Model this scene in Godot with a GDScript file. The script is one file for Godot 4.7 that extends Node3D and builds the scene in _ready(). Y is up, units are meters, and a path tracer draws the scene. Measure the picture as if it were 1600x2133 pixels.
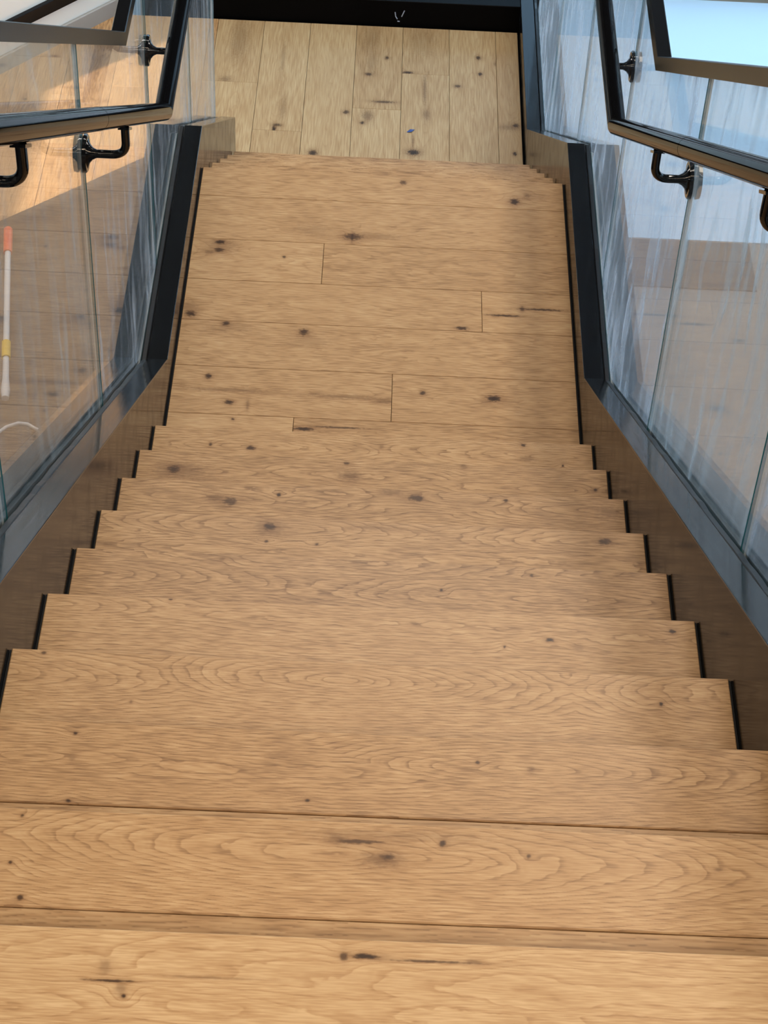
extends Node3D
# A wooden stair seen from its top: steel stringers, glass balustrades, round handrails, an oak landing and the floor below.

const RISE := 0.1809
const RUN := 0.28
const HALF := 0.533          # half the width of the steps
const FACE := 0.5370         # inner face of the stringers
const SLOPE := 0.6461
const LOW := -0.9045         # level of the floor below
const BASE := -4.4           # level of the storey under it
const FAR := -1.333          # far nosing of the landing

var mats := {}
var used := {}
var pore := PackedByteArray()
var cloud := PackedByteArray()
var lut := PackedByteArray()
var ringlut := PackedFloat32Array()
var edge_n := FastNoiseLite.new()


func _ready() -> void:
	# ---------------------------------------------------------------- camera
	var cam := Camera3D.new()
	cam.name = "camera"
	cam.keep_aspect = Camera3D.KEEP_HEIGHT
	cam.fov = 28.01
	cam.near = 0.05
	cam.far = 200.0
	cam.transform = Transform3D(Basis(Vector3(0.998964, 0.039731, -0.022185), Vector3(-0.043827, 0.708869, -0.703977), Vector3(-0.012244, 0.704220, 0.709876)), Vector3(-0.028, 3.576, 3.688))
	add_child(cam)
	cam.current = true
	# ---------------------------------------------------------------- sky, sun, exposure
	var env := Environment.new()
	var sky := Sky.new()
	var psm := ProceduralSkyMaterial.new()
	psm.sky_top_color = Color(0.62, 0.79, 0.93)
	psm.sky_horizon_color = Color(0.78, 0.91, 0.99)
	psm.ground_horizon_color = Color(0.48, 0.57, 0.63)
	psm.ground_bottom_color = Color(0.34, 0.37, 0.40)
	psm.sky_curve = 0.12
	sky.sky_material = psm
	env.background_mode = Environment.BG_SKY
	env.sky = sky
	env.background_energy_multiplier = 4.1
	env.tonemap_mode = Environment.TONE_MAPPER_LINEAR
	env.tonemap_exposure = 1.0
	env.sdfgi_enabled = true
	env.ssao_enabled = true
	env.ssil_enabled = true
	var we := WorldEnvironment.new()
	we.name = "environment"
	we.environment = env
	add_child(we)
	var sun := DirectionalLight3D.new()
	sun.name = "sun"
	sun.light_color = Color(1.0, 0.93, 0.83)
	sun.light_energy = 4.6
	sun.light_angular_distance = 0.5
	sun.shadow_enabled = true
	var d := Vector3(0.738 * 0.819, -0.5736, -0.674 * 0.819)
	sun.look_at_from_position(Vector3.ZERO, d, Vector3.UP)
	add_child(sun)
	# ---------------------------------------------------------------- ceiling lights over the stair (panel and light in one place)
	make_materials()
	ceiling_light(0, Vector3(0.1, 4.74, 4.7), Vector2(1.8, 0.5), 8.5)
	ceiling_light(1, Vector3(-0.2, 4.74, 2.6), Vector2(1.8, 0.5), 3.4)
	ceiling_light(2, Vector3(1.05, 4.74, -1.0), Vector2(0.40, 3.2), 9.0)
	ceiling_light(3, Vector3(-0.1, 4.74, -2.2), Vector2(1.2, 0.5), 8.0)
	added_wall_fill()
	# ---------------------------------------------------------------- building
	wood_base()
	room()
	floors()
	upper_flight()
	landing()
	lower_flight()
	for s in [-1, 1]:
		stringer(s)
		glass_side(s)
		cap_rail(s)
		handrail(s)
	front_guard()
	loose_things()


# ==================================================================== helpers
func numbered(called: String) -> String:
	if not used.has(called):
		used[called] = 0
		return called
	used[called] += 1
	return "%s_%03d" % [called, used[called]]


func tag(o: Node3D, label: String, category: String, group := "", kind := "") -> Node3D:
	if label != "":
		o.set_meta("label", label)
	if category != "":
		o.set_meta("category", category)
	if group != "":
		o.set_meta("group", group)
	if kind != "":
		o.set_meta("kind", kind)
	return o


func thing(called: String, at := Vector3.ZERO) -> Node3D:
	var o := Node3D.new()
	o.name = numbered(called)
	o.position = at
	add_child(o, true)
	return o


func put(called: String, m: Mesh, mat: Material, parent: Node3D = self, at := Vector3.ZERO, turn := 0.0) -> MeshInstance3D:
	var o := MeshInstance3D.new()
	o.name = numbered(called) if parent == self else called
	o.mesh = m
	o.material_override = mat
	o.position = at
	o.rotation.y = turn
	parent.add_child(o, true)
	return o


func start() -> SurfaceTool:
	var st := SurfaceTool.new()
	st.begin(Mesh.PRIMITIVE_TRIANGLES)
	return st


# a, b, c, d anticlockwise as seen from outside
func quad(st: SurfaceTool, a: Vector3, b: Vector3, c: Vector3, d: Vector3, ua := Vector2(0, 0), ub := Vector2(1, 0), uc := Vector2(1, 1), ud := Vector2(0, 1)) -> void:
	var n := (b - a).cross(d - a)
	if n.length() < 1e-12:
		n = (c - b).cross(d - b)
	n = n.normalized()
	var p := [a, c, b, a, d, c]
	var u := [ua, uc, ub, ua, ud, uc]
	for i in 6:
		st.set_normal(n)
		st.set_uv(u[i])
		st.add_vertex(p[i])


func tri(st: SurfaceTool, a: Vector3, b: Vector3, c: Vector3) -> void:
	var n := (b - a).cross(c - a).normalized()
	for p in [a, c, b]:
		st.set_normal(n)
		st.set_uv(Vector2(p.z, p.y))
		st.add_vertex(p)


# a box from lo to hi with chamfered top edges
func slab(st: SurfaceTool, lo: Vector3, hi: Vector3, c := 0.0) -> void:
	var y1 := hi.y
	var y0 := hi.y - c
	var t := [Vector3(lo.x + c, y1, hi.z - c), Vector3(hi.x - c, y1, hi.z - c), Vector3(hi.x - c, y1, lo.z + c), Vector3(lo.x + c, y1, lo.z + c)]
	var m := [Vector3(lo.x, y0, hi.z), Vector3(hi.x, y0, hi.z), Vector3(hi.x, y0, lo.z), Vector3(lo.x, y0, lo.z)]
	var uv := func(p: Vector3) -> Vector2: return Vector2((p.x - lo.x) / (hi.x - lo.x), (p.z - lo.z) / (hi.z - lo.z))
	quad(st, t[0], t[1], t[2], t[3], uv.call(t[0]), uv.call(t[1]), uv.call(t[2]), uv.call(t[3]))
	for i in 4:
		var j := (i + 1) % 4
		if c > 0.0:
			quad(st, m[i], m[j], t[j], t[i], uv.call(m[i]), uv.call(m[j]), uv.call(t[j]), uv.call(t[i]))
		var bi: Vector3 = m[i]
		var bj: Vector3 = m[j]
		bi.y = lo.y
		bj.y = lo.y
		quad(st, bi, bj, m[j], m[i], uv.call(m[i]), uv.call(m[j]), uv.call(m[j]) * 0.98, uv.call(m[i]) * 0.98)
	quad(st, Vector3(lo.x, lo.y, lo.z), Vector3(hi.x, lo.y, lo.z), Vector3(hi.x, lo.y, hi.z), Vector3(lo.x, lo.y, hi.z))


func block(lo: Vector3, hi: Vector3, c := 0.0) -> Mesh:
	var st := start()
	slab(st, lo, hi, c)
	return st.commit()


# a section of (x, dy) points, anticlockwise seen from +z, carried along path points (z, y) that run towards -z; dy is vertical
func sweep(st: SurfaceTool, path: Array, sec: Array, lowest := -100.0) -> void:
	var rings := []
	for p in path:
		var r := []
		for q in sec:
			r.append(Vector3(q.x, maxf(p.y + q.y, minf(lowest, p.y)), p.x))
		rings.append(r)
	var n := sec.size()
	for i in rings.size() - 1:
		for j in n:
			var k := (j + 1) % n
			quad(st, rings[i][j], rings[i + 1][j], rings[i + 1][k], rings[i][k])
	fan(st, rings[0], false)
	fan(st, rings[-1], true)


func fan(st: SurfaceTool, r: Array, flip: bool) -> void:
	for j in range(1, r.size() - 1):
		if flip:
			tri(st, r[0], r[j + 1], r[j])
		else:
			tri(st, r[0], r[j], r[j + 1])


func flipped_x(sec: Array, s: int) -> Array:
	if s > 0:
		return sec
	var out := []
	for i in range(sec.size() - 1, -1, -1):
		out.append(Vector2(-sec[i].x, sec[i].y))
	return out


# a rectangle section with small chamfers on top, x from a to b
func rect(a: float, b: float, y0: float, y1: float, c := 0.002) -> Array:
	return [Vector2(a, y0), Vector2(b, y0), Vector2(b, y1 - c), Vector2(b - c, y1), Vector2(a + c, y1), Vector2(a, y1 - c)]


# a round tube along points, mitred at the corners, closed at both ends
func tube(st: SurfaceTool, pts: Array, rad, sides := 20, caps := true) -> void:
	var rings := []
	var n := pts.size()
	var up := Vector3.ZERO
	for i in n:
		var t0: Vector3 = (pts[i] - pts[i - 1]).normalized() if i > 0 else (pts[1] - pts[0]).normalized()
		var t1: Vector3 = (pts[i + 1] - pts[i]).normalized() if i < n - 1 else t0
		var t := (t0 + t1).normalized()
		if i == 0:
			up = Vector3.UP if absf(t.y) < 0.9 else Vector3.RIGHT
		up = (up - t * up.dot(t)).normalized()
		var side := t.cross(up).normalized()
		var bend := (t1 - t0)
		var stretch := 1.0 / maxf(0.3, t.dot(t1))
		var axis := bend.normalized() if bend.length() > 1e-5 else Vector3.ZERO
		axis = (axis - t * axis.dot(t)).normalized() if axis != Vector3.ZERO else axis
		var r: float = rad[i] if rad is Array else rad
		var ring := []
		for j in sides:
			var a := TAU * j / sides
			var o := (side * cos(a) + up * sin(a)) * r
			if axis != Vector3.ZERO:
				o += axis * o.dot(axis) * (stretch - 1.0)
			ring.append(pts[i] + o)
		rings.append(ring)
	for i in n - 1:
		for j in sides:
			var k := (j + 1) % sides
			var c0: Vector3 = pts[i]
			var c1: Vector3 = pts[i + 1]
			var t := (c1 - c0).normalized()
			var p := [rings[i][j], rings[i][k], rings[i + 1][k], rings[i + 1][j]]
			var nn := []
			for q in 4:
				var v: Vector3 = p[q] - (c0 if q < 2 else c1)
				nn.append((v - t * v.dot(t)).normalized())
			for q in [0, 1, 2, 0, 2, 3]:
				st.set_normal(nn[q])
				st.set_uv(Vector2(float(j) / sides, 0.0))
				st.add_vertex(p[q])
	if caps:
		for e in [0, n - 1]:
			var nrm: Vector3 = (pts[0] - pts[1]).normalized() if e == 0 else (pts[n - 1] - pts[n - 2]).normalized()
			for j in range(1, sides - 1):
				var q := [rings[e][0], rings[e][j], rings[e][j + 1]] if e != 0 else [rings[e][0], rings[e][j + 1], rings[e][j]]
				for v in q:
					st.set_normal(nrm)
					st.set_uv(Vector2.ZERO)
					st.add_vertex(v)


func arc(a: Vector3, corner: Vector3, b: Vector3, n := 8) -> Array:
	var out := []
	for i in n + 1:
		var t := float(i) / n
		out.append(a.lerp(corner, t).lerp(corner.lerp(b, t), t))
	return out


# ==================================================================== materials
func plain(key: String, col: Color, rough := 0.5, metal := 0.0, spec := 0.5) -> StandardMaterial3D:
	var m := StandardMaterial3D.new()
	m.resource_name = key
	m.albedo_color = col
	m.roughness = rough
	m.metallic = metal
	m.metallic_specular = spec
	mats[key] = m
	return m


func make_materials() -> void:
	var steel := plain("black painted steel", Color(0.085, 0.09, 0.095), 0.16)
	var nz := NoiseTexture2D.new()
	nz.width = 512
	nz.height = 512
	nz.seamless = true
	var fn := FastNoiseLite.new()
	fn.seed = 5
	fn.frequency = 0.012
	fn.fractal_octaves = 5
	nz.noise = fn
	var ramp := Gradient.new()
	ramp.set_color(0, Color(0.05, 0.05, 0.05))
	ramp.set_color(1, Color(0.20, 0.20, 0.20))
	nz.color_ramp = ramp
	steel.roughness_texture = nz
	steel.roughness = 1.0
	steel.metallic_specular = 0.135
	var bar: StandardMaterial3D = steel.duplicate()
	bar.resource_name = "flat bar steel"
	bar.albedo_color = Color(0.085, 0.09, 0.095)
	bar.metallic_specular = 0.30
	mats["flat bar"] = bar
	steel.uv1_triplanar = true
	steel.uv1_world_triplanar = true
	steel.uv1_scale = Vector3(1.6, 1.6, 1.6)
	plain("gloss black", Color(0.04, 0.04, 0.045), 0.04, 0.0, 0.12)
	plain("bracket black", Color(0.05, 0.05, 0.055), 0.06, 0.0, 0.55)
	plain("matt black", Color(0.04, 0.04, 0.045), 0.35, 0.0, 0.12)
	plain("satin black", Color(0.07, 0.07, 0.075), 0.22, 0.0, 0.26)
	plain("gasket", Color(0.09, 0.095, 0.10), 0.45)
	plain("dark gap", Color(0.03, 0.028, 0.026), 0.9)
	plain("plaster", Color(0.93, 0.925, 0.90), 0.8)
	plain("ceiling paint", Color(0.30, 0.32, 0.35), 0.9)
	plain("skirting", Color(0.62, 0.61, 0.59), 0.5)
	plain("frame", Color(0.20, 0.22, 0.24), 0.4)
	plain("sheet", Color(0.90, 0.94, 0.97), 0.7)
	plain("base floor", Color(0.60, 0.51, 0.44), 0.6)
	plain("mat", Color(0.33, 0.26, 0.22), 0.9)
	plain("edge_fill", Color(0.93, 0.97, 0.97), 0.4)
	plain("shade sheet", Color(0.22, 0.195, 0.175), 0.75)
	plain("white plastic", Color(0.90, 0.92, 0.95), 0.35)
	plain("orange plastic", Color(0.93, 0.36, 0.16), 0.4)
	plain("yellow plastic", Color(0.95, 0.80, 0.16), 0.4)
	plain("blue paper", Color(0.25, 0.36, 0.62), 0.7)
	plain("chalk", Color(0.62, 0.66, 0.74), 0.8)
	var g := plain("glass", Color(0.80, 0.92, 0.96, 0.03), 0.02)
	g.transparency = BaseMaterial3D.TRANSPARENCY_ALPHA
	g.metallic_specular = 0.45
	var ge := plain("glass edge", Color(0.16, 0.45, 0.48), 0.08, 0.0, 0.7)
	ge.clearcoat_enabled = true
	ge.clearcoat = 0.6
	var lamp := plain("lamp panel", Color(1, 1, 1), 0.5)
	lamp.emission_enabled = true
	lamp.emission = Color(1.0, 0.92, 0.80)
	lamp.emission_energy_multiplier = 1.5


func ceiling_light(n: int, at: Vector3, size: Vector2, energy: float) -> void:
	var o := thing("ceiling_light", at)
	tag(o, "white rectangular ceiling light panel %s" % ["over the upper floor", "over the top steps", "over the landing, turned lengthwise", "over the lower flight"][n], "ceiling light", "ceiling light panels")
	put("panel_frame", block(Vector3(-size.x / 2 - 0.02, 0.0, -size.y / 2 - 0.02), Vector3(size.x / 2 + 0.02, 0.06, size.y / 2 + 0.02)), mats["frame"], o)
	put("diffuser_panel", block(Vector3(-size.x / 2, -0.01, -size.y / 2), Vector3(size.x / 2, 0.0, size.y / 2)), mats["lamp panel"], o)
	var l := AreaLight3D.new()
	l.name = "panel_light"
	l.area_size = size
	l.light_color = [Color(1.0, 0.97, 0.93), Color(1.0, 0.90, 0.77), Color(1.0, 0.96, 0.90), Color(1.0, 0.97, 0.94)][n]
	l.light_energy = energy
	l.area_range = 30.0
	l.shadow_enabled = true
	l.position = Vector3(0, -0.02, 0)
	l.rotation.x = -PI / 2
	o.add_child(l)


func added_wall_fill() -> void:  # unseen fixture, added to brighten the angled wall
	var u := Vector3(0.64822, 0, -0.76145)
	var n := Vector3(0.76145, 0, 0.64822)
	var o := thing("added_wall_light", Vector3(-1.501, LOW + 1.95, -3.17) - u * 0.5 + n * 0.002)
	o.rotation.y = atan2(-u.z, u.x)
	tag(o, "slim unseen fill light added near the top of the angled white wall", "wall light")
	put("housing", block(Vector3(-0.8, 0.0, 0.0), Vector3(0.8, 0.05, 0.30), 0.003), mats["frame"], o)
	put("diffuser_panel", block(Vector3(-0.78, -0.008, 0.22), Vector3(0.78, 0.0, 0.28)), mats["lamp panel"], o)
	var l := AreaLight3D.new()
	l.name = "added_fill_light"
	l.area_size = Vector2(1.56, 0.06)
	l.light_color = Color(1.0, 0.96, 0.90)
	l.light_energy = 1.5
	l.area_range = 30.0
	l.shadow_enabled = true
	l.position = Vector3(0, -0.016, 0.25)
	l.rotation.x = -PI / 2
	o.add_child(l)


# ==================================================================== oak
func wood_base() -> void:
	edge_n.seed = 3
	edge_n.frequency = 1.0
	var n1 := FastNoiseLite.new()
	n1.seed = 21
	n1.noise_type = FastNoiseLite.TYPE_SIMPLEX
	n1.frequency = 0.22
	n1.fractal_octaves = 3
	var im := n1.get_seamless_image(150, 512, false, false, 0.15, false)
	im.resize(2048, 512, Image.INTERPOLATE_CUBIC)
	im.convert(Image.FORMAT_L8)
	pore = im.get_data()
	var n2 := FastNoiseLite.new()
	n2.seed = 33
	n2.frequency = 0.05
	n2.fractal_octaves = 4
	im = n2.get_seamless_image(256, 256, false, false, 0.2, false)
	im.resize(2048, 512, Image.INTERPOLATE_CUBIC)
	im.convert(Image.FORMAT_L8)
	cloud = im.get_data()
	lut.resize(768)
	var dark := Color(0.33, 0.22, 0.13)
	var mid := Color(0.712, 0.560, 0.392)
	var light := Color(0.83, 0.70, 0.53)
	for i in 256:
		var t := i / 255.0
		var c := dark.lerp(mid, t / 0.6) if t < 0.6 else mid.lerp(light, (t - 0.6) / 0.4)
		lut[i * 3] = c.r8
		lut[i * 3 + 1] = c.g8
		lut[i * 3 + 2] = c.b8
	ringlut.resize(256)
	for i in 256:
		var ph := i / 255.0
		ringlut[i] = lerpf(-74.0 * exp(-ph * 4.6) + 20.0, -54.0, smoothstep(0.93, 1.0, ph)) - 10.0 * sin(ph * 19.0) * (1.0 - ph)


# one board's own oak picture: l by w metres, pl by pw pixels. cen: [x, y, slope, depth] of the figure's centres; knots: [x, y, rx, ry, darkness], metres from the board's corner
func oak(l: float, w: float, pl: int, pw: int, sd: int, cen: Array, knots: Array, tone := 0.0, rings := 150.0, amp := 1.0) -> StandardMaterial3D:
	var lw := maxi(8, pl / 6)
	var lh := maxi(8, pw / 3)
	var na := FastNoiseLite.new()
	na.seed = sd
	na.frequency = 1.0
	na.fractal_octaves = 3
	var fld := PackedFloat32Array()
	fld.resize(lw * lh)
	for j in lh:
		var y := (j + 0.5) / lh * w
		for i in lw:
			var x := (i + 0.5) / lw * l
			var r := 0.0
			var best := 1e9
			for c in cen:
				var dx: float = (x - c[0]) * c[2]
				var dy: float = y - c[1]
				best = minf(best, sqrt(dx * dx + dy * dy + c[3] * c[3]))
			r = best * rings
			r += na.get_noise_2d(x * 1.7, y * 6.0) * 2.0 + na.get_noise_2d(x * 5.0 + 50.0, y * 26.0) * 0.5 + na.get_noise_2d(x * 38.0 + 90.0, y * 50.0) * 0.16
			for k in knots:
				var ex: float = (x - k[0]) / (k[2] * 3.0 + 0.006)
				var ey: float = (y - k[1]) / (k[3] * 2.6 + 0.004)
				var e := ex * ex + ey * ey
				if e < 6.0 and k[2] < k[3] * 3.5:
					r += exp(-e) * 1.5 * k[4]
			fld[j * lw + i] = r
	var fi := Image.create_from_data(lw, lh, false, Image.FORMAT_RF, fld.to_byte_array())
	fi.resize(pl, pw, Image.INTERPOLATE_CUBIC)
	var f := fi.get_data().to_float32_array()
	var out := PackedByteArray()
	out.resize(pl * pw * 3)
	var ox := (sd * 377) % (2049 - pl)
	var oy := (sd * 131) % (513 - pw)
	var base := 150.0 + tone
	var p := 0
	for j in pw:
		var row := ((j + oy) % 512) * 2048
		for i in pl:
			var q := row + ((i + ox) & 2047)
			var v := f[p]
			var cl := cloud[q]
			var t := base + ringlut[int((v - floorf(v)) * 255.0)] * (0.30 + cl * 0.0034) * amp + (pore[q] - 128) * 0.42 + (cl - 128) * 0.26
			var k := clampi(int(t), 0, 255) * 3
			var o := p * 3
			out[o] = lut[k]
			out[o + 1] = lut[k + 1]
			out[o + 2] = lut[k + 2]
			p += 1
	for k in knots:
		stamp(out, l, w, pl, pw, k)
	var m := StandardMaterial3D.new()
	m.resource_name = "oak board"
	m.albedo_texture = ImageTexture.create_from_image(Image.create_from_data(pl, pw, false, Image.FORMAT_RGB8, out))
	m.roughness = 0.42
	m.metallic_specular = 0.4
	m.texture_repeat = false
	return m


func stamp(out: PackedByteArray, l: float, w: float, pl: int, pw: int, k: Array) -> void:
	var sx := pl / l
	var sy := pw / w
	var i0 := maxi(0, int((k[0] - k[2] * 2.6) * sx))
	var i1 := mini(pl, int((k[0] + k[2] * 2.6) * sx) + 1)
	var j0 := maxi(0, int((k[1] - k[3] * 2.6) * sy))
	var j1 := mini(pw, int((k[1] + k[3] * 2.6) * sy) + 1)
	var core := Color(0.20, 0.135, 0.085)
	var halo := Color(0.42, 0.28, 0.165)
	for j in range(j0, j1):
		for i in range(i0, i1):
			var dx: float = (i / sx - k[0]) / k[2]
			var dy: float = (j / sy - k[1]) / k[3]
			var e := sqrt(dx * dx + dy * dy) + edge_n.get_noise_2d(i / sx * 70.0 + k[0] * 90.0, j / sy * 130.0) * 0.42
			var a: float = k[4] * (1.0 - smoothstep(0.25, 1.0, e)) * (0.9 if k[4] > 0.55 else 0.35)
			var b: float = k[4] * exp(-e * e * 0.8) * 0.6
			var o := (j * pl + i) * 3
			var c := Color8(out[o], out[o + 1], out[o + 2]).lerp(halo, b).lerp(core, a)
			out[o] = c.r8
			out[o + 1] = c.g8
			out[o + 2] = c.b8


# ==================================================================== room
func wall_with_openings(called: String, label: String, axis: String, at: float, thick: float, a0: float, a1: float, y0: float, y1: float, holes: Array, mat: Material) -> Node3D:
	# holes: [a0, a1, y0, y1], apart from each other along the wall
	var st := start()
	var add := func(p0: float, p1: float, q0: float, q1: float) -> void:
		if p1 - p0 < 1e-4 or q1 - q0 < 1e-4:
			return
		if axis == "z":
			slab(st, Vector3(p0, q0, at), Vector3(p1, q1, at + thick))
		else:
			slab(st, Vector3(at, q0, p0), Vector3(at + thick, q1, p1))
	var last := a0
	for h in holes:
		add.call(last, h[0], y0, y1)
		add.call(h[0], h[1], y0, h[2])
		add.call(h[0], h[1], h[3], y1)
		last = h[1]
	add.call(last, a1, y0, y1)
	var o := put(called, st.commit(), mat)
	return tag(o, label, "", "", "structure")


func window_unit(n: int, label: String, axis: String, at: float, a0: float, a1: float, y0: float, y1: float, rows := 3) -> void:
	var o := thing("window_%d" % n)
	tag(o, label, "", "", "structure")
	var st := start()
	var bar := func(p0: float, p1: float, q0: float, q1: float) -> void:
		if axis == "z":
			slab(st, Vector3(p0, q0, at - 0.05), Vector3(p1, q1, at + 0.05))
		else:
			slab(st, Vector3(at - 0.05, q0, p0), Vector3(at + 0.05, q1, p1))
	bar.call(a0, a0 + 0.06, y0, y1)
	bar.call(a1 - 0.06, a1, y0, y1)
	for r in rows + 1:
		var y := lerpf(y0, y1 - 0.06, float(r) / rows)
		bar.call(a0 + 0.06, a1 - 0.06, y, y + 0.06)
	put("window_frame", st.commit(), mats["frame"], o)
	for r in rows:
		var q0 := lerpf(y0, y1 - 0.06, float(r) / rows) + 0.06
		var q1 := lerpf(y0, y1 - 0.06, float(r + 1) / rows)
		var lo := Vector3(a0 + 0.06, q0, at - 0.006) if axis == "z" else Vector3(at - 0.006, q0, a0 + 0.06)
		var hi := Vector3(a1 - 0.06, q1, at + 0.006) if axis == "z" else Vector3(at + 0.006, q1, a1 - 0.06)
		put("pane", block(lo, hi), mats["glass"], o)


func room() -> void:
	var plaster: Material = mats["plaster"]
	tag(put("ceiling", block(Vector3(-5.2, 4.8, -10.2), Vector3(4.4, 5.0, 8.2)), mats["ceiling paint"]), "grey painted ceiling over the stairwell", "", "", "structure")
	var holes := []
	for i in 2:
		holes.append([-0.1 + i * 2.15, -0.1 + i * 2.15 + 1.95, BASE + 0.3, 4.3])
	wall_with_openings("wall_front", "white wall with tall windows at the far end", "z", -10.2, 0.2, -5.2, 4.4, BASE, 4.8, holes, plaster)
	var n := 1
	for h in holes:
		window_unit(n, "tall dark framed window in the far wall, number %d from the left" % n, "z", -10.1, h[0], h[1], h[2], h[3], 2)
		n += 1
	holes = []
	for i in 5:
		holes.append([-9.6 + i * 2.3, -9.6 + i * 2.3 + 2.05, BASE + 0.3, 4.3])
	wall_with_openings("wall_right", "white wall with tall windows to the right of the stair", "x", 4.2, 0.2, -10.0, 8.0, BASE, 4.8, holes, plaster)
	for h in holes:
		window_unit(n, "tall dark framed window in the right wall, number %d from the far corner" % (n - 2), "x", 4.3, h[0], h[1], h[2], h[3], 4)
		n += 1
	holes = [[-0.15, 1.36, 2.6, 3.25]]
	wall_with_openings("wall_left", "white wall with one high window to the left of the stair", "x", -5.2, 0.2, -10.0, 8.0, BASE, 4.8, holes, plaster)
	window_unit(n, "high wide window in the left wall", "x", -5.1, -0.15, 1.36, 2.6, 3.25, 1)
	wall_with_openings("wall_back", "plain white wall behind the upper floor", "z", 8.0, 0.2, -5.2, 4.4, BASE, 4.8, [], plaster)
	# the angled wall on the lower floor, with its skirting and the black strip on it
	var a := Vector3(-1.501, LOW, -3.17)
	var u := Vector3(0.64822, 0, -0.76145)
	var turn := atan2(-u.z, u.x)
	var len := 0.62
	var back := -1.75
	var o := put("wall_corner", block(Vector3(back, 0.0, -0.14), Vector3(len, 2.2, 0.0)), plaster, self, a, turn)
	tag(o, "cream white angled wall at the left edge of the lower floor", "", "", "structure")
	o = put("trim_1", block(Vector3(back, 0.0, 0.0), Vector3(len, 0.07, 0.014), 0.003), mats["skirting"], self, a, turn)
	tag(o, "grey skirting board along the foot of the angled wall", "", "", "structure")
	o = put("trim_2", block(Vector3(back, 0.157, 0.0), Vector3(len, 0.208, 0.02), 0.002), mats["satin black"], self, a, turn)
	tag(o, "black strip running along the angled white wall", "", "", "structure")


# ==================================================================== floors
func plank_mesh(l: float, w: float, t := 0.016, c := 0.0007) -> Mesh:
	# length on x, width on z, from the corner, top at 0
	return block(Vector3(0.0006, -t, 0.0007), Vector3(l - 0.0006, 0.0, w - 0.0007), c)


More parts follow.
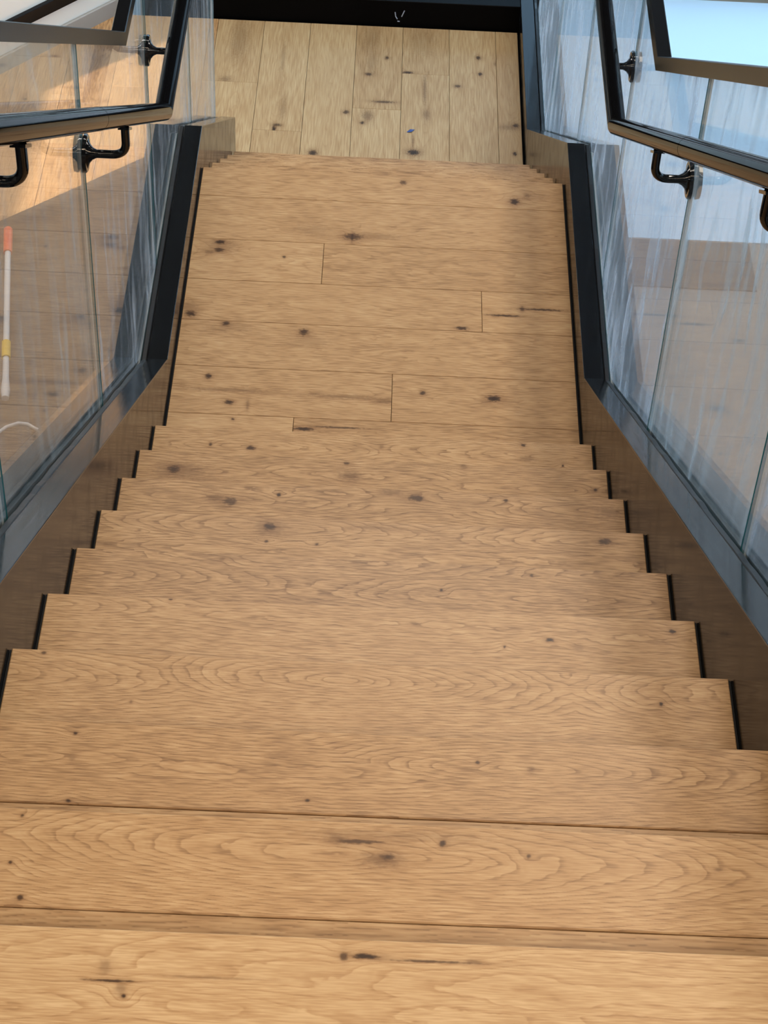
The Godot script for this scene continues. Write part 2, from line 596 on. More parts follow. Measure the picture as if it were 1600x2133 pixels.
func floors() -> void:
	var o := thing("floor")
	tag(o, "oak plank floor at the foot of the stair, planks running away", "", "", "structure")
	put("floor_slab", block(Vector3(-5.0, LOW - 0.3, -3.64), Vector3(FACE - 0.002, LOW - 0.016, 7.9)), mats["dark gap"], o)
	var kn := [
		[0, [[-0.588, -3.49, 0.048, 0.2, 0.3], [-0.623, -3.192, 0.026, 0.027, 0.5]]],
		[1, [[-0.414, -2.87, 0.009, 0.022, 1], [-0.403, -2.897, 0.022, 0.013, 0.6], [-0.407, -3.365, 0.011, 0.137, 0.25], [-0.387, -3.011, 0.015, 0.097, 0.25]]],
		[2, [[-0.259, -2.725, 0.02, 0.022, 0.9], [-0.143, -3.005, 0.015, 0.016, 0.7]]],
		[3, [[-0.061, -2.986, 0.026, 0.042, 0.55], [-0.08, -2.939, 0.011, 0.013, 0.8], [-0.054, -3.36, 0.027, 0.103, 0.2], [-0.065, -3.276, 0.019, 0.014, 0.7], [0.006, -3.4, 0.01, 0.014, 0.8], [0.0, -3.086, 0.056, 0.01, 0.6], [-0.059, -3.536, 0.05, 0.12, 0.25]]],
		[4, [[0.09, -3.3, 0.027, 0.01, 0.9], [0.158, -3.189, 0.008, 0.12, 0.5], [0.166, -3.014, 0.017, 0.039, 0.45], [0.119, -2.758, 0.029, 0.022, 1], [0.115, -2.827, 0.005, 0.05, 0.5], [0.145, -3.536, 0.08, 0.141, 0.2]]],
		[5, [[0.286, -3.22, 0.017, 0.014, 0.6], [0.371, -3.431, 0.012, 0.018, 0.8], [0.377, -3.313, 0.01, 0.014, 0.9], [0.44, -3.391, 0.01, 0.017, 0.4]]],
		[6, [[0.486, -2.952, 0.055, 0.023, 0.35], [0.51, -2.967, 0.015, 0.016, 0.7], [0.502, -2.779, 0.009, 0.016, 0.9]]],
	]
	# the seven columns in plain view, with their butt joints
	var cuts := [[-3.178], [-2.86], [-2.2], [-3.035], [-3.292], [-2.3], [-2.0]]
	var tones := [[-4.0, 4.0], [2.0, -10.0], [6.0, 0.0], [-16.0, 8.0], [-12.0, -2.0], [0.0, -4.0], [-4.0, 0.0]]
	for c in 7:
		var x0 := -0.684 + c * 0.1875
		var w := 0.1875 if c < 6 else FACE - 0.006 - x0
		var zs: Array = [-3.63] + cuts[c] + [-1.5]
		for k in 2:
			var z0: float = zs[k]
			var l: float = zs[k + 1] - z0
			var mine := []
			for q in kn[c][1]:
				if q[1] >= z0 and q[1] < zs[k + 1]:
					mine.append([q[1] - z0, w - (q[0] - x0), q[3], q[2], q[4]])
			var m := oak(l, w, maxi(160, int(l * 420.0)), 110, 400 + c * 7 + k, [[randf_range(-0.5, 1.2), w * 0.5, 0.035, 0.01]], mine, tones[c][k] * 1.3 + 46.0, 90.0, 0.5)
			m.roughness = 0.5
			m.albedo_color = Color(0.93, 0.975, 1.0)
			# length along +z: turned by -90 degrees, so local z runs along -x
			put("plank", plank_mesh(l, w), m, o, Vector3(x0 + w, LOW, z0), -PI / 2)
	# the rest of this floor: shared boards
	var shared := []
	for v in 5:
		shared.append(oak(1.6, 0.1875, 700, 96, 700 + v, [[0.3 + v * 0.25, 0.06 + v * 0.015, 0.05, 0.01]], [[0.3 + v * 0.2, 0.05 + v * 0.02, 0.012, 0.009, 0.9], [1.1 - v * 0.12, 0.13, 0.014, 0.01, 0.7]], -8.0 + v * 4.0, 120.0))
	mats["oak shared"] = shared
	var rng := RandomNumberGenerator.new()
	rng.seed = 11
	for c in 22:
		var x1 := -0.684 - c * 0.1875
		var z := -3.63
		var first := true
		while z < 2.0:
			var l := rng.randf_range(0.5, 1.5) if first else 1.6
			first = false
			# clear of the angled wall
			var line := -3.17 + (-1.501 - (x1 - 0.1875)) * 1.1747
			if x1 < -1.05 and z < line and x1 > -2.64:
				if z + l < line + 0.05:
					z += l
					continue
			put("plank", plank_mesh(l, 0.1875), shared[rng.randi() % 5], o, Vector3(x1, LOW, z), -PI / 2)
			z += l
	for c in 7:
		put("plank", plank_mesh(1.6, 0.1875 if c < 6 else 0.098), shared[c % 5], o, Vector3(-0.684 + c * 0.1875 + (0.1875 if c < 6 else 0.098), LOW, -1.5), -PI / 2)
	# upper floor, with the board at the head of the stair
	o = thing("floor")
	tag(o, "upper oak floor at the head of the stair", "", "", "structure")
	var y := RISE * 10
	var z9 := RUN * 9
	put("floor_slab", block(Vector3(-5.0, y - 0.32, z9 + 0.02), Vector3(4.2, y - 0.02, 8.0)), mats["dark gap"], o)
	var kk := [[-0.002, 2.54, 0.019, 0.004, 1], [-0.024, 2.541, 0.005, 0.007, 0.6], [-0.26, 2.565, 0.008, 0.011, 0.35], [-0.242, 2.588, 0.007, 0.01, 0.4], [-0.238, 2.597, 0.003, 0.003, 1], [-0.253, 2.58, 0.029, 0.002, 0.8], [0.065, 2.543, 0.053, 0.002, 0.6], [-0.159, 2.572, 0.052, 0.002, 0.35], [0.106, 2.541, 0.009, 0.003, 0.5]]
	var m10 := oak(1.066, 0.19, 1536, 288, 91, [[1.3, 0.05, 0.05, 0.004], [-0.2, 0.09, 0.04, 0.01]], local(kk, -HALF, z9), 46.0, 170.0)
	put("nosing_board", block(Vector3(-HALF, -0.02, 0.0), Vector3(HALF, 0.0, 0.19), 0.0015), m10, o, Vector3(0, y, z9))
	for s in [-1, 1]:
		put("nosing_board", block(Vector3(0, -0.02, 0), Vector3(1.6, 0.0, 0.19), 0.001), shared[1 + s], o, Vector3(HALF + 0.002 if s > 0 else -HALF - 1.602, y, z9 + 0.1))
	for r in 8:
		for c in 4:
			put("plank", plank_mesh(1.6, 0.1875, 0.02), shared[(r * 3 + c) % 5], o, Vector3(-3.2 + c * 1.6 + (r % 3) * 0.25, y, z9 + 0.192 + r * 0.1875))
	# the storey below, seen through the right hand glass
	o = thing("floor")
	tag(o, "brown floor of the storey below, seen through the right glass", "", "", "structure")
	put("floor_slab", block(Vector3(-5.2, BASE - 0.2, -10.2), Vector3(4.4, BASE, 8.2)), mats["base floor"], o)


func local(kn: Array, x0: float, z0: float) -> Array:
	var out := []
	for k in kn:
		out.append([k[0] - x0, k[1] - z0, k[2], k[3], k[4]])
	return out


# ==================================================================== the stair
func upper_flight() -> void:
	var o := thing("stair_flight")
	tag(o, "upper flight of nine oak steps leading down to the landing", "stairs")
	var data := {
		9: [[[0.52, 0.045, 0.16, 0.003]], [[0.016, 2.292, 0.030, 0.014, 0.54], [0.022, 2.288, 0.010, 0.006, 0.7], [-0.013, 2.268, 0.033, 0.004, 0.7], [-0.035, 2.266, 0.017, 0.01, 0.4], [0.086, 2.266, 0.005, 0.006, 0.8], [0.185, 2.279, 0.004, 0.004, 0.6], [0.405, 2.286, 0.006, 0.004, 0.5], [-0.39, 2.364, 0.005, 0.005, 0.8], [-0.408, 2.317, 0.003, 0.003, 0.8], [-0.404, 2.251, 0.003, 0.003, 0.7], [0.029, 2.257, 0.145, 0.01, 0.2]], 16.0],
		8: [[[0.10, 0.06, 0.16, 0.004], [0.745, 0.049, 0.16, 0.004], [0.38, 0.07, 0.12, 0.02]], [[-0.388, 2.021, 0.008, 0.007, 0.4], [0.212, 2.009, 0.008, 0.007, 0.4], [0.142, 2.001, 0.004, 0.004, 0.7], [-0.384, 2.091, 0.004, 0.004, 0.9], [-0.078, 2.075, 0.004, 0.003, 0.8], [-0.389, 1.981, 0.004, 0.003, 0.9], [-0.122, 2.005, 0.019, 0.008, 0.25]], -3.0],
		7: [[[0.49, 0.034, 0.20, 0.003], [-0.1, 0.045, 0.15, 0.002], [1.25, 0.03, 0.16, 0.002]], [[0.428, 1.735, 0.004, 0.005, 0.9], [-0.485, 1.687, 0.005, 0.004, 0.6], [-0.347, 1.773, 0.003, 0.004, 0.5]], 7.0],
		6: [[[0.0, 0.022, 0.12, 0.002], [0.46, 0.035, 0.09, 0.006], [0.66, 0.034, 0.08, 0.004], [1.1, 0.04, 0.10, 0.004]], [[0.292, 1.456, 0.009, 0.005, 1], [0.217, 1.475, 0.003, 0.004, 0.8], [0.494, 1.426, 0.008, 0.006, 0.9], [0.07, 1.433, 0.009, 0.004, 0.5], [-0.331, 1.402, 0.004, 0.004, 0.6], [0.338, 1.471, 0.011, 0.008, 0.3]], 10.0],
		5: [[[-0.02, 0.06, 0.14, 0.002], [0.87, 0.078, 0.12, 0.004], [0.45, 0.0, 0.12, 0.02]], [[0.125, 1.186, 0.004, 0.004, 0.9], [0.287, 1.14, 0.005, 0.005, 0.6], [-0.27, 1.134, 0.007, 0.005, 0.5]], -12.0],
		4: [[[0.33, 0.028, 0.16, 0.004], [0.99, 0.03, 0.15, 0.006], [0.55, 0.09, 0.06, 0.02]], [[-0.202, 0.867, 0.015, 0.013, 0.9], [-0.2, 0.868, 0.042, 0.029, 0.3], [0.454, 0.868, 0.017, 0.012, 0.7], [-0.205, 0.907, 0.005, 0.005, 0.7], [-0.107, 0.909, 0.005, 0.005, 0.7], [0.307, 0.967, 0.005, 0.004, 0.6], [-0.453, 0.892, 0.005, 0.004, 0.5], [0.004, 0.858, 0.056, 0.008, 0.3]], -2.0],
		3: [[[0.22, 0.05, 0.12, 0.01], [1.04, 0.04, 0.13, 0.01], [0.6, 0.02, 0.07, 0.02]], [[-0.331, 0.609, 0.02, 0.013, 0.5], [-0.3, 0.618, 0.02, 0.016, 0.6], [-0.199, 0.593, 0.006, 0.007, 0.9], [0.091, 0.584, 0.022, 0.013, 0.7], [0.039, 0.569, 0.031, 0.012, 0.45], [0.282, 0.58, 0.007, 0.007, 0.8], [0.499, 0.603, 0.037, 0.026, 0.35], [-0.011, 0.606, 0.012, 0.012, 0.2]], -10.0],
		2: [[[0.09, 0.06, 0.12, 0.006], [0.48, 0.057, 0.12, 0.012], [0.95, 0.07, 0.10, 0.01]], [[-0.45, 0.34, 0.017, 0.016, 0.9], [-0.435, 0.344, 0.076, 0.037, 0.35], [-0.054, 0.337, 0.033, 0.022, 0.45], [-0.061, 0.296, 0.01, 0.006, 0.6], [0.206, 0.29, 0.011, 0.013, 0.45], [0.5, 0.35, 0.015, 0.012, 0.4], [0.504, 0.348, 0.005, 0.006, 0.8], [-0.357, 0.373, 0.065, 0.012, 0.2]], -4.0],
		1: [[[0.2, 0.06, 0.12, 0.01], [0.95, 0.05, 0.11, 0.006]], [[-0.295, 0.066, 0.014, 0.01, 0.8], [-0.394, 0.059, 0.006, 0.007, 0.7], [0.365, 0.013, 0.009, 0.007, 0.8], [0.373, 0.06, 0.021, 0.014, 0.35], [0.02, 0.042, 0.007, 0.01, 0.4], [0.459, 0.08, 0.003, 0.005, 0.8]], 10.0],
	}
	var nose := block(Vector3(-HALF, -0.02, 0.0), Vector3(HALF, 0.0, 0.136), 0.0015)
	var behind := block(Vector3(-HALF, -0.02, 0.138), Vector3(HALF, 0.0, RUN + 0.012), 0.0012)
	var rise := block(Vector3(-HALF, -RISE, 0.004), Vector3(HALF, -0.0205, 0.02))
	var edge_fill := block(Vector3(HALF, -0.10, 0.001), Vector3(FACE - 0.0004, -0.0035, RUN))  # black strips filling the side gaps, standing in for the shade in them
	var edge_fill_l := block(Vector3(-FACE + 0.0004, -0.10, 0.001), Vector3(-HALF, -0.0035, RUN))
	var shared: Array = mats["oak shared"]
	for k in range(9, 0, -1):
		var y: float = k * RISE
		var z: float = (k - 1) * RUN
		var dd: Array = data[k]
		var big: bool = k >= 5
		var m := oak(1.066, 0.136, 1536 if big else 1152, 196 if big else 150, 40 + k * 3, dd[0], local(dd[1], -HALF, z), dd[2] - (9.0 if k < 7 else 4.0), 190.0 if k >= 7 else 150.0)
		put("tread_board", nose, m, o, Vector3(0, y, z))
		put("tread_board", behind, shared[k % 5], o, Vector3(0, y, z))
		for s in [-1, 1]:
			put("edge_strip", edge_fill if s > 0 else edge_fill_l, mats["dark gap"], o, Vector3(0, y, z))
		put("riser", rise, shared[(k + 2) % 5], o, Vector3(0, y, z))
	put("riser", rise, shared[0], o, Vector3(0, RISE * 10, RUN * 9))
	# steel carriage under the steps
	var st := start()
	sweep(st, [Vector2(RUN * 9 + 0.02, RISE * 9 - 0.03), Vector2(0.03, -0.03)], [Vector2(-0.5, -0.24), Vector2(0.5, -0.24), Vector2(0.5, -0.0), Vector2(-0.5, 0.0)])
	put("carriage", st.commit(), mats["dark gap"], o)


func landing() -> void:
	var o := thing("stair_landing")
	tag(o, "oak plank landing between the two flights, planks laid crosswise", "landing")
	put("deck", block(Vector3(-FACE + 0.004, -0.22, FAR + 0.02), Vector3(FACE - 0.004, -0.02, 0.018)), mats["dark gap"], o)
	for s in [-1, 1]:
		put("edge_strip", block(Vector3(HALF if s > 0 else -FACE + 0.0004, -0.05, FAR + 0.001), Vector3(FACE - 0.0004 if s > 0 else -HALF, -0.0035, 0.0)), mats["dark gap"], o)  # black strip in place of the shade inside the side gap
	# rows: z0, z1, [x ends], figure, tone
	var rows := [
		[-1.333, -1.194, [-HALF, HALF], [0.62, 0.05, 0.06, 0.01], [4.0]],
		[-1.194, -0.99, [-HALF, HALF], [0.42, 0.16, 0.05, 0.02], [2.0]],
		[-0.99, -0.805, [-HALF, -0.16, HALF], [0.1, 0.05, 0.06, 0.02], [8.0, -4.0]],
		[-0.805, -0.628, [-HALF, 0.286, HALF], [0.15, 0.1, 0.05, 0.01], [2.0, 8.0]],
		[-0.628, -0.438, [-HALF, HALF], [0.33, 0.04, 0.10, 0.004], [0.0]],
		[-0.438, -0.25, [-HALF, 0.045, HALF], [0.35, 0.09, 0.07, 0.01], [0.0, -2.0]],
		[-0.25, 0.018, [-HALF, -0.207, HALF], [0.2, 0.05, 0.03, 0.01], [10.0, -8.0]],
	]
	var kn := [[0.06, -1.3, 0.013, 0.014, 0.6], [0.388, -1.23, 0.017, 0.019, 0.9], [0.426, -1.264, 0.014, 0.012, 0.5],
		[-0.08, -1.027, 0.036, 0.02, 0.7], [-0.082, -1.024, 0.005, 0.027, 0.7], [-0.197, -1.052, 0.069, 0.036, 0.2], [-0.004, -1.035, 0.083, 0.018, 0.25],
		[-0.455, -0.975, 0.017, 0.013, 1], [-0.455, -0.939, 0.019, 0.013, 0.8], [-0.484, -0.928, 0.016, 0.011, 0.5], [-0.452, -0.96, 0.061, 0.045, 0.25], [-0.27, -0.919, 0.007, 0.007, 0.7],
		[-0.511, -0.651, 0.018, 0.016, 0.9], [-0.519, -0.677, 0.029, 0.033, 0.3], [0.23, -0.64, 0.021, 0.01, 0.8], [0.397, -0.736, 0.008, 0.013, 0.7], [0.347, -0.703, 0.055, 0.006, 0.8], [0.454, -0.736, 0.073, 0.006, 0.7],
		[-0.199, -0.595, 0.017, 0.018, 0.8], [-0.412, -0.617, 0.012, 0.012, 0.9], [-0.397, -0.598, 0.091, 0.024, 0.2], [-0.187, -0.554, 0.078, 0.04, 0.15],
		[-0.441, -0.397, 0.011, 0.013, 0.9], [-0.378, -0.298, 0.014, 0.011, 0.9], [-0.33, -0.29, 0.006, 0.026, 0.5], [-0.391, -0.345, 0.139, 0.009, 0.4], [-0.076, -0.339, 0.12, 0.011, 0.4], [0.025, -0.327, 0.03, 0.011, 0.5],
		[0.312, -0.358, 0.024, 0.015, 1], [0.125, -0.368, 0.01, 0.011, 0.8], [-0.364, -0.234, 0.007, 0.006, 0.7], [-0.18, -0.208, 0.032, 0.009, 0.9], [-0.09, -0.219, 0.087, 0.005, 0.6]]
	var i := 0
	for r in rows:
		var w: float = r[1] - r[0]
		for c in r[2].size() - 1:
			var x0: float = r[2][c]
			var x1: float = r[2][c + 1]
			var l := x1 - x0
			var mine := []
			for k in kn:
				if k[0] >= x0 and k[0] < x1 and k[1] >= r[0] and k[1] < r[1]:
					mine.append([k[0] - x0, k[1] - r[0], k[2], k[3], k[4]])
			var fig: Array = r[3]
			var m := oak(l, w, int(l * 960), int(w * 960), 200 + i * 5, [fig, [fig[0] + 0.7, w * 0.6, 0.06, 0.012]], mine, r[4][c] * 1.6 + 4.0, 110.0, 0.55)
			var mesh: Mesh = plank_mesh(l, w, 0.018, 0.0011)
			put("plank", mesh, m, o, Vector3(x0, 0.0, r[0]))
			i += 1


func lower_flight() -> void:
	var o := thing("stair_flight")
	tag(o, "lower flight of oak steps dropping from the landing to the floor, mostly hidden", "stairs")
	var nose := block(Vector3(-HALF, -0.02, 0.0), Vector3(HALF, 0.0, RUN + 0.012), 0.0015)
	var rise := block(Vector3(-HALF, -RISE, 0.004), Vector3(HALF, -0.0205, 0.02))
	var shared: Array = mats["oak shared"]
	put("riser", rise, shared[3], o, Vector3(0, 0, FAR))
	for k in range(1, 5):
		put("tread_board", nose, shared[(k + 1) % 5], o, Vector3(0, -k * RISE, FAR - k * RUN))
		put("riser", rise, shared[k % 5], o, Vector3(0, -k * RISE, FAR - k * RUN))
	var st := start()
	sweep(st, [Vector2(FAR + 0.02, -0.23), Vector2(FAR - 3 * RUN, -0.23 - 3 * RISE)], [Vector2(-0.5, -0.16), Vector2(0.5, -0.16), Vector2(0.5, 0.0), Vector2(-0.5, 0.0)], LOW + 0.001)
	put("carriage", st.commit(), mats["dark gap"], o)


# the line of the stringers' top edge: z, y
func top_y(z: float) -> float:
	if z > -0.3225:
		return 0.3235 + SLOPE * z
	if z > -1.375:
		return 0.115
	return 0.115 + SLOPE * (z + 1.375)


func side_path(s: int, z_from: float, z_to: float) -> Array:
	var out := [Vector2(z_from, top_y(z_from))]
	for z in [-0.3225, -1.375]:
		if z < z_from - 1e-4 and z > z_to + 1e-4:
			out.append(Vector2(z, top_y(z)))
	if s > 0 and z_to < -2.78:
		if z_from > -2.78:
			out.append(Vector2(-2.78, top_y(-2.78)))
		out[0].y = maxf(out[0].y, top_y(-2.78))
		out.append(Vector2(z_to, top_y(-2.78)))
	else:
		out.append(Vector2(z_to, top_y(z_to)))
	return out


func stringer(s: int) -> void:
	var o := thing("stringer")
	var side := "left" if s < 0 else "right"
	tag(o, "black steel stringer with flat top along the %s side of the stair" % side, "stringer", "steel stringers")
	var z_end := -2.57 if s < 0 else -3.79
	var low := LOW + 0.001 if s < 0 else -100.0
	var path := side_path(s, 2.9, z_end)
	var steel: Material = mats["black painted steel"]
	var st := start()
	sweep(st, path, flipped_x(rect(FACE, 0.5885, -0.46, -0.0042, 0.0), s), low)
	put("inner_plate", st.commit(), steel, o)
	st = start()
	sweep(st, path, flipped_x(rect(FACE, 0.5885, -0.004, 0.0, 0.0012), s))
	put("flat_bar", st.commit(), mats["flat bar"], o)
	st = start()
	sweep(st, path, flipped_x(rect(0.6245, 0.690, -0.004, 0.0, 0.0012), s))
	put("flat_bar", st.commit(), mats["flat bar"], o)
	st = start()
	sweep(st, path, flipped_x(rect(0.6245, 0.690, -0.46, -0.0042, 0.0), s), low)
	put("outer_plate", st.commit(), steel, o)
	st = start()
	sweep(st, path, flipped_x(rect(0.5895, 0.6235, -0.44, -0.045, 0.0), s), low)
	put("channel", st.commit(), mats["dark gap"], o)
	# rubber wedge beside the glass, a little uneven
	var rng := RandomNumberGenerator.new()
	rng.seed = 60 + s
	st = start()
	var fine := []
	var pts := path.size()
	for i in pts - 1:
		var a: Vector2 = path[i]
		var b: Vector2 = path[i + 1]
		var n := maxi(1, int(absf(b.x - a.x) / 0.05))
		for j in n:
			var p := a.lerp(b, float(j) / n)
			p.y += rng.randf_range(-0.006, -0.001)
			fine.append(p)
	fine.append(path[-1] - Vector2(0, 0.003))
	sweep(st, fine, flipped_x(rect(0.5900, 0.6050, -0.03, 0.0, 0.003), s), low)
	put("gasket", st.commit(), mats["gasket"], o)


# ==================================================================== glass
func dust_material(sd: int, strength: float, tint: Color, haze := 0.06) -> StandardMaterial3D:
	var w := 192
	var h := 320
	var n := FastNoiseLite.new()
	n.seed = sd
	n.frequency = 1.0
	n.fractal_octaves = 4
	var bytes := PackedByteArray()
	bytes.resize(w * h * 4)
	for j in h:
		for i in w:
			var x := float(i) / w
			var y := float(j) / h
			var wob := n.get_noise_2d(x * 3.0, y * 3.0) * 0.05
			var streak := n.get_noise_2d((x + wob) * 13.0, y * 1.3 + 20.0)
			var fine := n.get_noise_2d((x + wob) * 20.0 + 9.0, y * 1.7)
			var soft := n.get_noise_2d(x * 3.5 + 40.0, y * 4.0)
			var a := haze + 0.16 * smoothstep(-0.1, 0.6, streak + soft * 0.6) + 0.26 * smoothstep(0.18, 0.62, fine + soft * 0.4) * smoothstep(0.05, 0.4, streak + 0.1)
			# more residue near the bottom edge
			a += 0.26 * smoothstep(0.80, 1.0, y + soft * 0.14) * (0.5 + fine)
			var o := (j * w + i) * 4
			bytes[o] = tint.r8
			bytes[o + 1] = tint.g8
			bytes[o + 2] = tint.b8
			bytes[o + 3] = clampi(int(a * strength * 255.0), 0, 255)
	var m := StandardMaterial3D.new()
	m.resource_name = "glass dust"
	m.albedo_texture = ImageTexture.create_from_image(Image.create_from_data(w, h, false, Image.FORMAT_RGBA8, bytes))
	m.transparency = BaseMaterial3D.TRANSPARENCY_ALPHA
	m.roughness = 0.9
	m.metallic_specular = 0.0
	m.backlight_enabled = true
	m.backlight = Color(0.9, 0.93, 0.96)
	return m


# a prism of a polygon in (z, y), between x0 and x1: sheets into one tool, edges into the other
func prism(sheet: SurfaceTool, edge: SurfaceTool, poly: PackedVector2Array, xa: float, xb: float) -> void:
	var x0 := minf(xa, xb)
	var x1 := maxf(xa, xb)
	if Geometry2D.is_polygon_clockwise(poly):
		poly.reverse()
	var idx := Geometry2D.triangulate_polygon(poly)
	var lo := poly[0]
	var hi := poly[0]
	for p in poly:
		lo = lo.min(p)
		hi = hi.max(p)
	for t in range(0, idx.size(), 3):
		for x in [x0, x1]:
			var q := [poly[idx[t]], poly[idx[t + 1]], poly[idx[t + 2]]]
			var v := []
			for p in q:
				v.append(Vector3(x, p.y, p.x))
			var n: Vector3 = (v[1] - v[0]).cross(v[2] - v[0])
			if (n.x > 0.0) == (x == x1):
				v = [v[0], v[2], v[1]]
				q = [q[0], q[2], q[1]]
			for i in 3:
				sheet.set_normal(Vector3(1 if x == x1 else -1, 0, 0))
				sheet.set_uv(Vector2((q[i].x - lo.x) / (hi.x - lo.x), 1.0 - (q[i].y - lo.y) / (hi.y - lo.y)))
				sheet.add_vertex(v[i])
	var m := poly.size()
	for i in m:
		var a := poly[i]
		var b := poly[(i + 1) % m]
		# anticlockwise in (z, y): outside is on the right of a -> b
		quad(edge, Vector3(x1, a.y, a.x), Vector3(x1, b.y, b.x), Vector3(x0, b.y, b.x), Vector3(x0, a.y, a.x))


func glass_side(s: int) -> void:
	var cuts := [2.85, 2.325, 1.31, 0.30, -0.73, -1.73, -2.56] if s < 0 else [2.85, 2.325, 1.31, 0.30, -0.73, -1.73, -2.70, -3.62]
	var side := "left" if s < 0 else "right"
	var where := ["at the head of the stair", "beside the top steps", "beside the middle steps", "beside the first steps above the landing", "beside the middle of the landing", "beside the head of the lower flight", "along the edge of the lower floor"]
	var dust := [dust_material(81 + s, 0.32 if s < 0 else 0.9, Color(0.93, 0.95, 0.95), 0.06 if s < 0 else 0.10), dust_material(85 + s, 0.42 if s < 0 else 0.9, Color(0.92, 0.95, 0.98)), dust_material(91 + s, 0.45 if s < 0 else 1.05, Color(0.95, 0.96, 0.98), 0.06 if s < 0 else 0.10)]
	for i in cuts.size() - 1:
		var z0: float = cuts[i] - 0.005
		var z1: float = cuts[i + 1] + 0.005
		var lower := side_path(s, z0, z1)
		var poly := PackedVector2Array()
		for p in lower:
			poly.append(p - Vector2(0, 0.03))
		for j in range(lower.size() - 1, -1, -1):
			poly.append(Vector2(lower[j].x, glass_top(s, lower[j].x) + 0.01))
		var o := thing("glass_panel")
		tag(o, "clear glass balustrade panel %s, %s hand side" % [where[i], side], "glass panel", "glass balustrade panels")
		var sh := start()
		var ed := start()
		var seam := start()
		var none := start()
		var x0 := 0.606 if s > 0 else -0.6145
		prism(sh, none, poly, x0, x0 + 0.0085)
		# the cut edges: green glass towards the stair, a pale sealed strip on the outer side
		prism(none, ed, poly, s * 0.606, s * 0.6108)
		prism(none, seam, poly, s * 0.6109, s * 0.6145)
		put("glass_sheet", sh.commit(), mats["glass"], o)
		put("polished_edge", ed.commit(), mats["glass edge"], o)
		put("edge_strip", seam.commit(), mats["edge_fill"], o)
		# dried film on the stair side of the sheet
		var fl := start()
		var film := PackedVector2Array()
		for p in lower:
			film.append(p + Vector2(0, 0.001))
		for j in range(lower.size() - 1, -1, -1):
			film.append(Vector2(lower[j].x, glass_top(s, lower[j].x)))
		var no := start()
		var xf := s * 0.6052
		prism(fl, no, film, xf - 0.0002, xf + 0.0002)
		put("dust_film", fl.commit(), dust[2 if i >= 3 else i % 2], o)


func glass_top(s: int, z: float) -> float:
	if z > -0.3225:
		return top_y(-0.3225) + 0.925 + (0.630 if s < 0 else 0.614) * (z + 0.3225)
	return (top_y(z) if s < 0 or z > -2.78 else top_y(-2.78)) + 0.925


func cap_rail(s: int) -> void:
	var z_end := -2.56 if s < 0 else -3.62
	var path := []
	for p in side_path(s, 2.85, z_end):
		path.append(Vector2(p.x, glass_top(s, p.x)))
	var st := start()
	# an upturned channel over the glass
	var sec := [Vector2(0.598, 0.0), Vector2(0.604, 0.0), Vector2(0.604, 0.034), Vector2(0.6245, 0.034), Vector2(0.6245, 0.0), Vector2(0.6305, 0.0), Vector2(0.6305, 0.038), Vector2(0.6285, 0.040), Vector2(0.600, 0.040), Vector2(0.598, 0.038)]
	var rings := []
	sec = flipped_x(sec, s)
	var n := sec.size()
	for p in path:
		var r := []
		for q in sec:
			r.append(Vector3(q.x, p.y + q.y * 0.92, p.x))
		rings.append(r)
	for i in rings.size() - 1:
		for j in n:
			var k := (j + 1) % n
			quad(st, rings[i][j], rings[i + 1][j], rings[i + 1][k], rings[i][k])
	var o := thing("cap_rail")
	tag(o, "dark flat channel rail capping the glass on the %s hand side" % ("left" if s < 0 else "right"), "rail", "cap rails on the glass")
	put("channel", st.commit(), mats["satin black"], o)


# ==================================================================== handrails
func rail_y(s: int, z: float) -> float:
	var h := 0.864 if s < 0 else 0.882
	if z > -0.33:
		return h + (0.652 if s < 0 else 0.628) * (z + 0.33)
	if z > -1.37:
		return h
	return h + SLOPE * (z + 1.37)


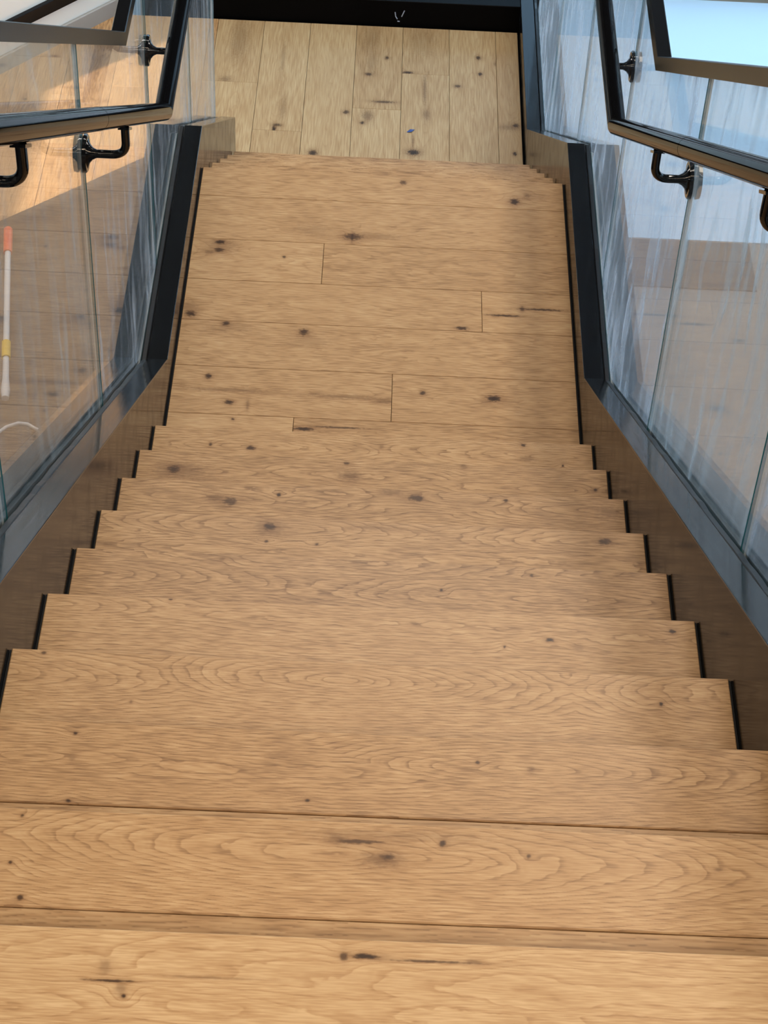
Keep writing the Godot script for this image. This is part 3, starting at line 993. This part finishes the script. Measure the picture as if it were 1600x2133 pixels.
func handrail(s: int) -> void:
	var x := -0.521 if s < 0 else 0.530
	var r := 0.0215
	var o := thing("handrail")
	tag(o, "glossy black round handrail on brackets on the %s hand side" % ("left" if s < 0 else "right"), "handrail", "round handrails")
	var gloss: Material = mats["gloss black"]
	var pts := []
	var zj := 0.633
	for z in [2.8, zj]:
		pts.append(Vector3(x, rail_y(s, z), z))
	var st := start()
	tube(st, pts, r, 40)
	put("tube", st.commit(), gloss, o)
	pts = []
	for z in [zj - 0.0012, -0.33, -1.37, -2.6]:
		pts.append(Vector3(x, rail_y(s, z), z))
	st = start()
	tube(st, pts, r * 0.995, 40)
	put("tube", st.commit(), gloss, o)
	st = start()
	tube(st, [Vector3(x, rail_y(s, zj + 0.004), zj + 0.004), Vector3(x, rail_y(s, zj - 0.005), zj - 0.005)], r * 1.012, 40)
	put("splice_ring", st.commit(), gloss, o)
	for z in [1.31, 0.30, -0.73, -1.73]:
		var b := Node3D.new()
		b.name = "bracket"
		var ya := rail_y(s, z)
		var slope_here: float = SLOPE if z > -0.33 or z < -1.37 else 0.0
		var under := ya - r / cos(atan(slope_here))
		var yd := ya - 0.092
		b.position = Vector3(0, yd, z)
		o.add_child(b, true)
		var gx := s * 0.606
		var body := start()
		# rosette on the stair side, flaring into the arm, and its fellow behind the glass
		tube(body, [Vector3(gx - s * 0.0008, 0, 0), Vector3(gx - s * 0.006, 0, 0)], 0.039, 36)
		tube(body, [Vector3(gx - s * 0.006, 0, 0), Vector3(gx - s * 0.0085, 0, 0)], [0.039, 0.036], 36)
		tube(body, [Vector3(gx - s * 0.0085, 0, 0), Vector3(gx - s * 0.012, 0, 0), Vector3(gx - s * 0.018, 0, 0), Vector3(gx - s * 0.026, 0, 0)], [0.030, 0.020, 0.0125, 0.0085], 28)
		tube(body, [Vector3(gx + s * 0.0095, 0, 0), Vector3(gx + s * 0.017, 0, 0)], [0.039, 0.037], 36)
		put("rosette", body.commit(), mats["bracket black"], b)
		body = start()
		var dx := x - s * 0.0
		var path := [Vector3(gx - s * 0.02, 0, 0)]
		path += arc(Vector3(dx + s * 0.03, 0, 0), Vector3(dx, 0, 0), Vector3(dx, 0.03, 0), 10)
		path.append(Vector3(dx, under - yd - 0.001, 0))
		tube(body, path, 0.0085, 20)
		put("arm", body.commit(), mats["bracket black"], b)
		# saddle plate under the tube
		body = start()
		var dir := Vector3(0, slope_here, 1).normalized()
		var mid := Vector3(dx, under - yd - 0.0035, 0)
		var wv := Vector3(0.011, 0, 0)
		var uv := dir.cross(Vector3.RIGHT).normalized() * 0.0025
		if uv.y < 0:
			uv = -uv
		var e := dir * 0.026
		var c := [mid - e - wv, mid - e + wv, mid + e + wv, mid + e - wv]
		quad(body, c[3] + uv, c[2] + uv, c[1] + uv, c[0] + uv)
		quad(body, c[0] - uv, c[1] - uv, c[2] - uv, c[3] - uv)
		for i in 4:
			var j := (i + 1) % 4
			quad(body, c[j] - uv, c[i] - uv, c[i] + uv, c[j] + uv)
		put("saddle", body.commit(), mats["bracket black"], b)


# ==================================================================== far guard and loose things
func front_guard() -> void:
	var o := thing("floor_kerb")
	tag(o, "matt black kerb with scuff marks along the far edge of the floor", "kerb")
	put("kerb_body", block(Vector3(-1.0, LOW - 0.3, -3.785), Vector3(FACE - 0.0015, top_y(-2.78), -3.642), 0.002), mats["matt black"], o)
	# two chalky scuffs on its face
	var marks := [[Vector2(0.030, -0.843), Vector2(0.033, -0.862), Vector2(0.040, -0.874)], [Vector2(0.068, -0.834), Vector2(0.062, -0.850), Vector2(0.058, -0.862)], [Vector2(0.041, -0.884), Vector2(0.050, -0.885)]]
	for mk in marks:
		var st := start()
		var pts := []
		for p in mk:
			pts.append(Vector3(p.x, p.y, -3.6415))
		tube(st, pts, 0.0022, 8)
		put("scuff_mark", st.commit(), mats["chalk"], o)


func loose_things() -> void:
	# dark brown sheet standing in for floor shade, its edge following the sunlit boundary
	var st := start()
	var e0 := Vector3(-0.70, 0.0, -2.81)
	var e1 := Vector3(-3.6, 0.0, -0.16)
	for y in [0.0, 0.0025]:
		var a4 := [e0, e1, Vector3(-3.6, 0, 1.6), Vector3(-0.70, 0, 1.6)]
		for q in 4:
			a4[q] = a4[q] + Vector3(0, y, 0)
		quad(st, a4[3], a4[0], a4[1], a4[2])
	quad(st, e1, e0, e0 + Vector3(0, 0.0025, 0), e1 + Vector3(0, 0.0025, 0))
	tag(put("floor_sheet", st.commit(), mats["shade sheet"], self, Vector3(0, LOW + 0.0005, 0)), "dark brown sheet added in place of shade on the lower floor beyond the left glass, under the pole", "sheet")
	# extension pole lying on the lower floor, seen through the left hand glass
	var a := Vector3(-1.312, 0.0, -2.145)
	var b := Vector3(-1.186, 0.0, -1.255)
	var dirv := (b - a).normalized()
	var o := thing("extension_pole", Vector3(0, LOW + 0.003, 0))
	tag(o, "white extension pole with orange tip and yellow collar lying beyond left glass", "pole")
	var lift := Vector3(0, 0.0165, 0)
	st = start()
	tube(st, [a + lift, a + lift + dirv * 0.004, a + lift + dirv * 0.135], [0.0145, 0.0160, 0.0155], 24)
	put("orange_grip", st.commit(), mats["orange plastic"], o)
	st = start()
	tube(st, [a + lift + dirv * 0.1352, a + lift + dirv * 0.62], 0.0105, 24)
	put("shaft", st.commit(), mats["white plastic"], o)
	st = start()
	tube(st, [a + lift + dirv * 0.6205, a + lift + dirv * 0.70], 0.0150, 24)
	put("yellow_collar", st.commit(), mats["yellow plastic"], o)
	st = start()
	tube(st, [a + lift + dirv * 0.7005, a + lift + dirv * 0.80, a + lift + dirv * 0.86, a + lift + dirv * 0.90], [0.0105, 0.0110, 0.0150, 0.0120], 24)
	put("end_socket", st.commit(), mats["white plastic"], o)
	# crumpled white cord
	st = start()
	tube(st, [Vector3(-1.22, 0.006, -1.075), Vector3(-1.19, 0.006, -1.095), Vector3(-1.165, 0.006, -1.130), Vector3(-1.13, 0.006, -1.150), Vector3(-1.10, 0.006, -1.148), Vector3(-1.075, 0.006, -1.130), Vector3(-1.045, 0.006, -1.112), Vector3(-1.0, 0.006, -1.10)], 0.0055, 12)
	tag(put("cord", st.commit(), mats["white plastic"], self, Vector3(0, LOW + 0.003, 0)), "short white cord lying in a wave on the floor beyond the left glass", "cord")
	# a blue paper scrap
	st = start()
	quad(st, Vector3(0.090, 0.002, -2.885), Vector3(0.108, 0.0045, -2.884), Vector3(0.122, 0.002, -2.905), Vector3(0.103, 0.006, -2.900))
	quad(st, Vector3(0.103, 0.0055, -2.900), Vector3(0.122, 0.0015, -2.905), Vector3(0.108, 0.004, -2.884), Vector3(0.090, 0.0015, -2.885))
	tag(put("paper_scrap", st.commit(), mats["blue paper"], self, Vector3(0, LOW, 0)), "tiny blue paper scrap on the oak floor below the landing", "scrap")
	# pale protective sheet and a brown mat on the storey below
	tag(put("floor_sheet", block(Vector3(-4.9, BASE, -9.9), Vector3(4.1, BASE + 0.006, -6.95)), mats["sheet"]), "large pale protective sheet on the floor below, behind right glass", "sheet")
	tag(put("floor_mat", block(Vector3(1.2, BASE, -6.93), Vector3(2.4, BASE + 0.01, -6.45), 0.003), mats["mat"]), "dark brown mat lying before the pale sheet behind right glass", "mat")
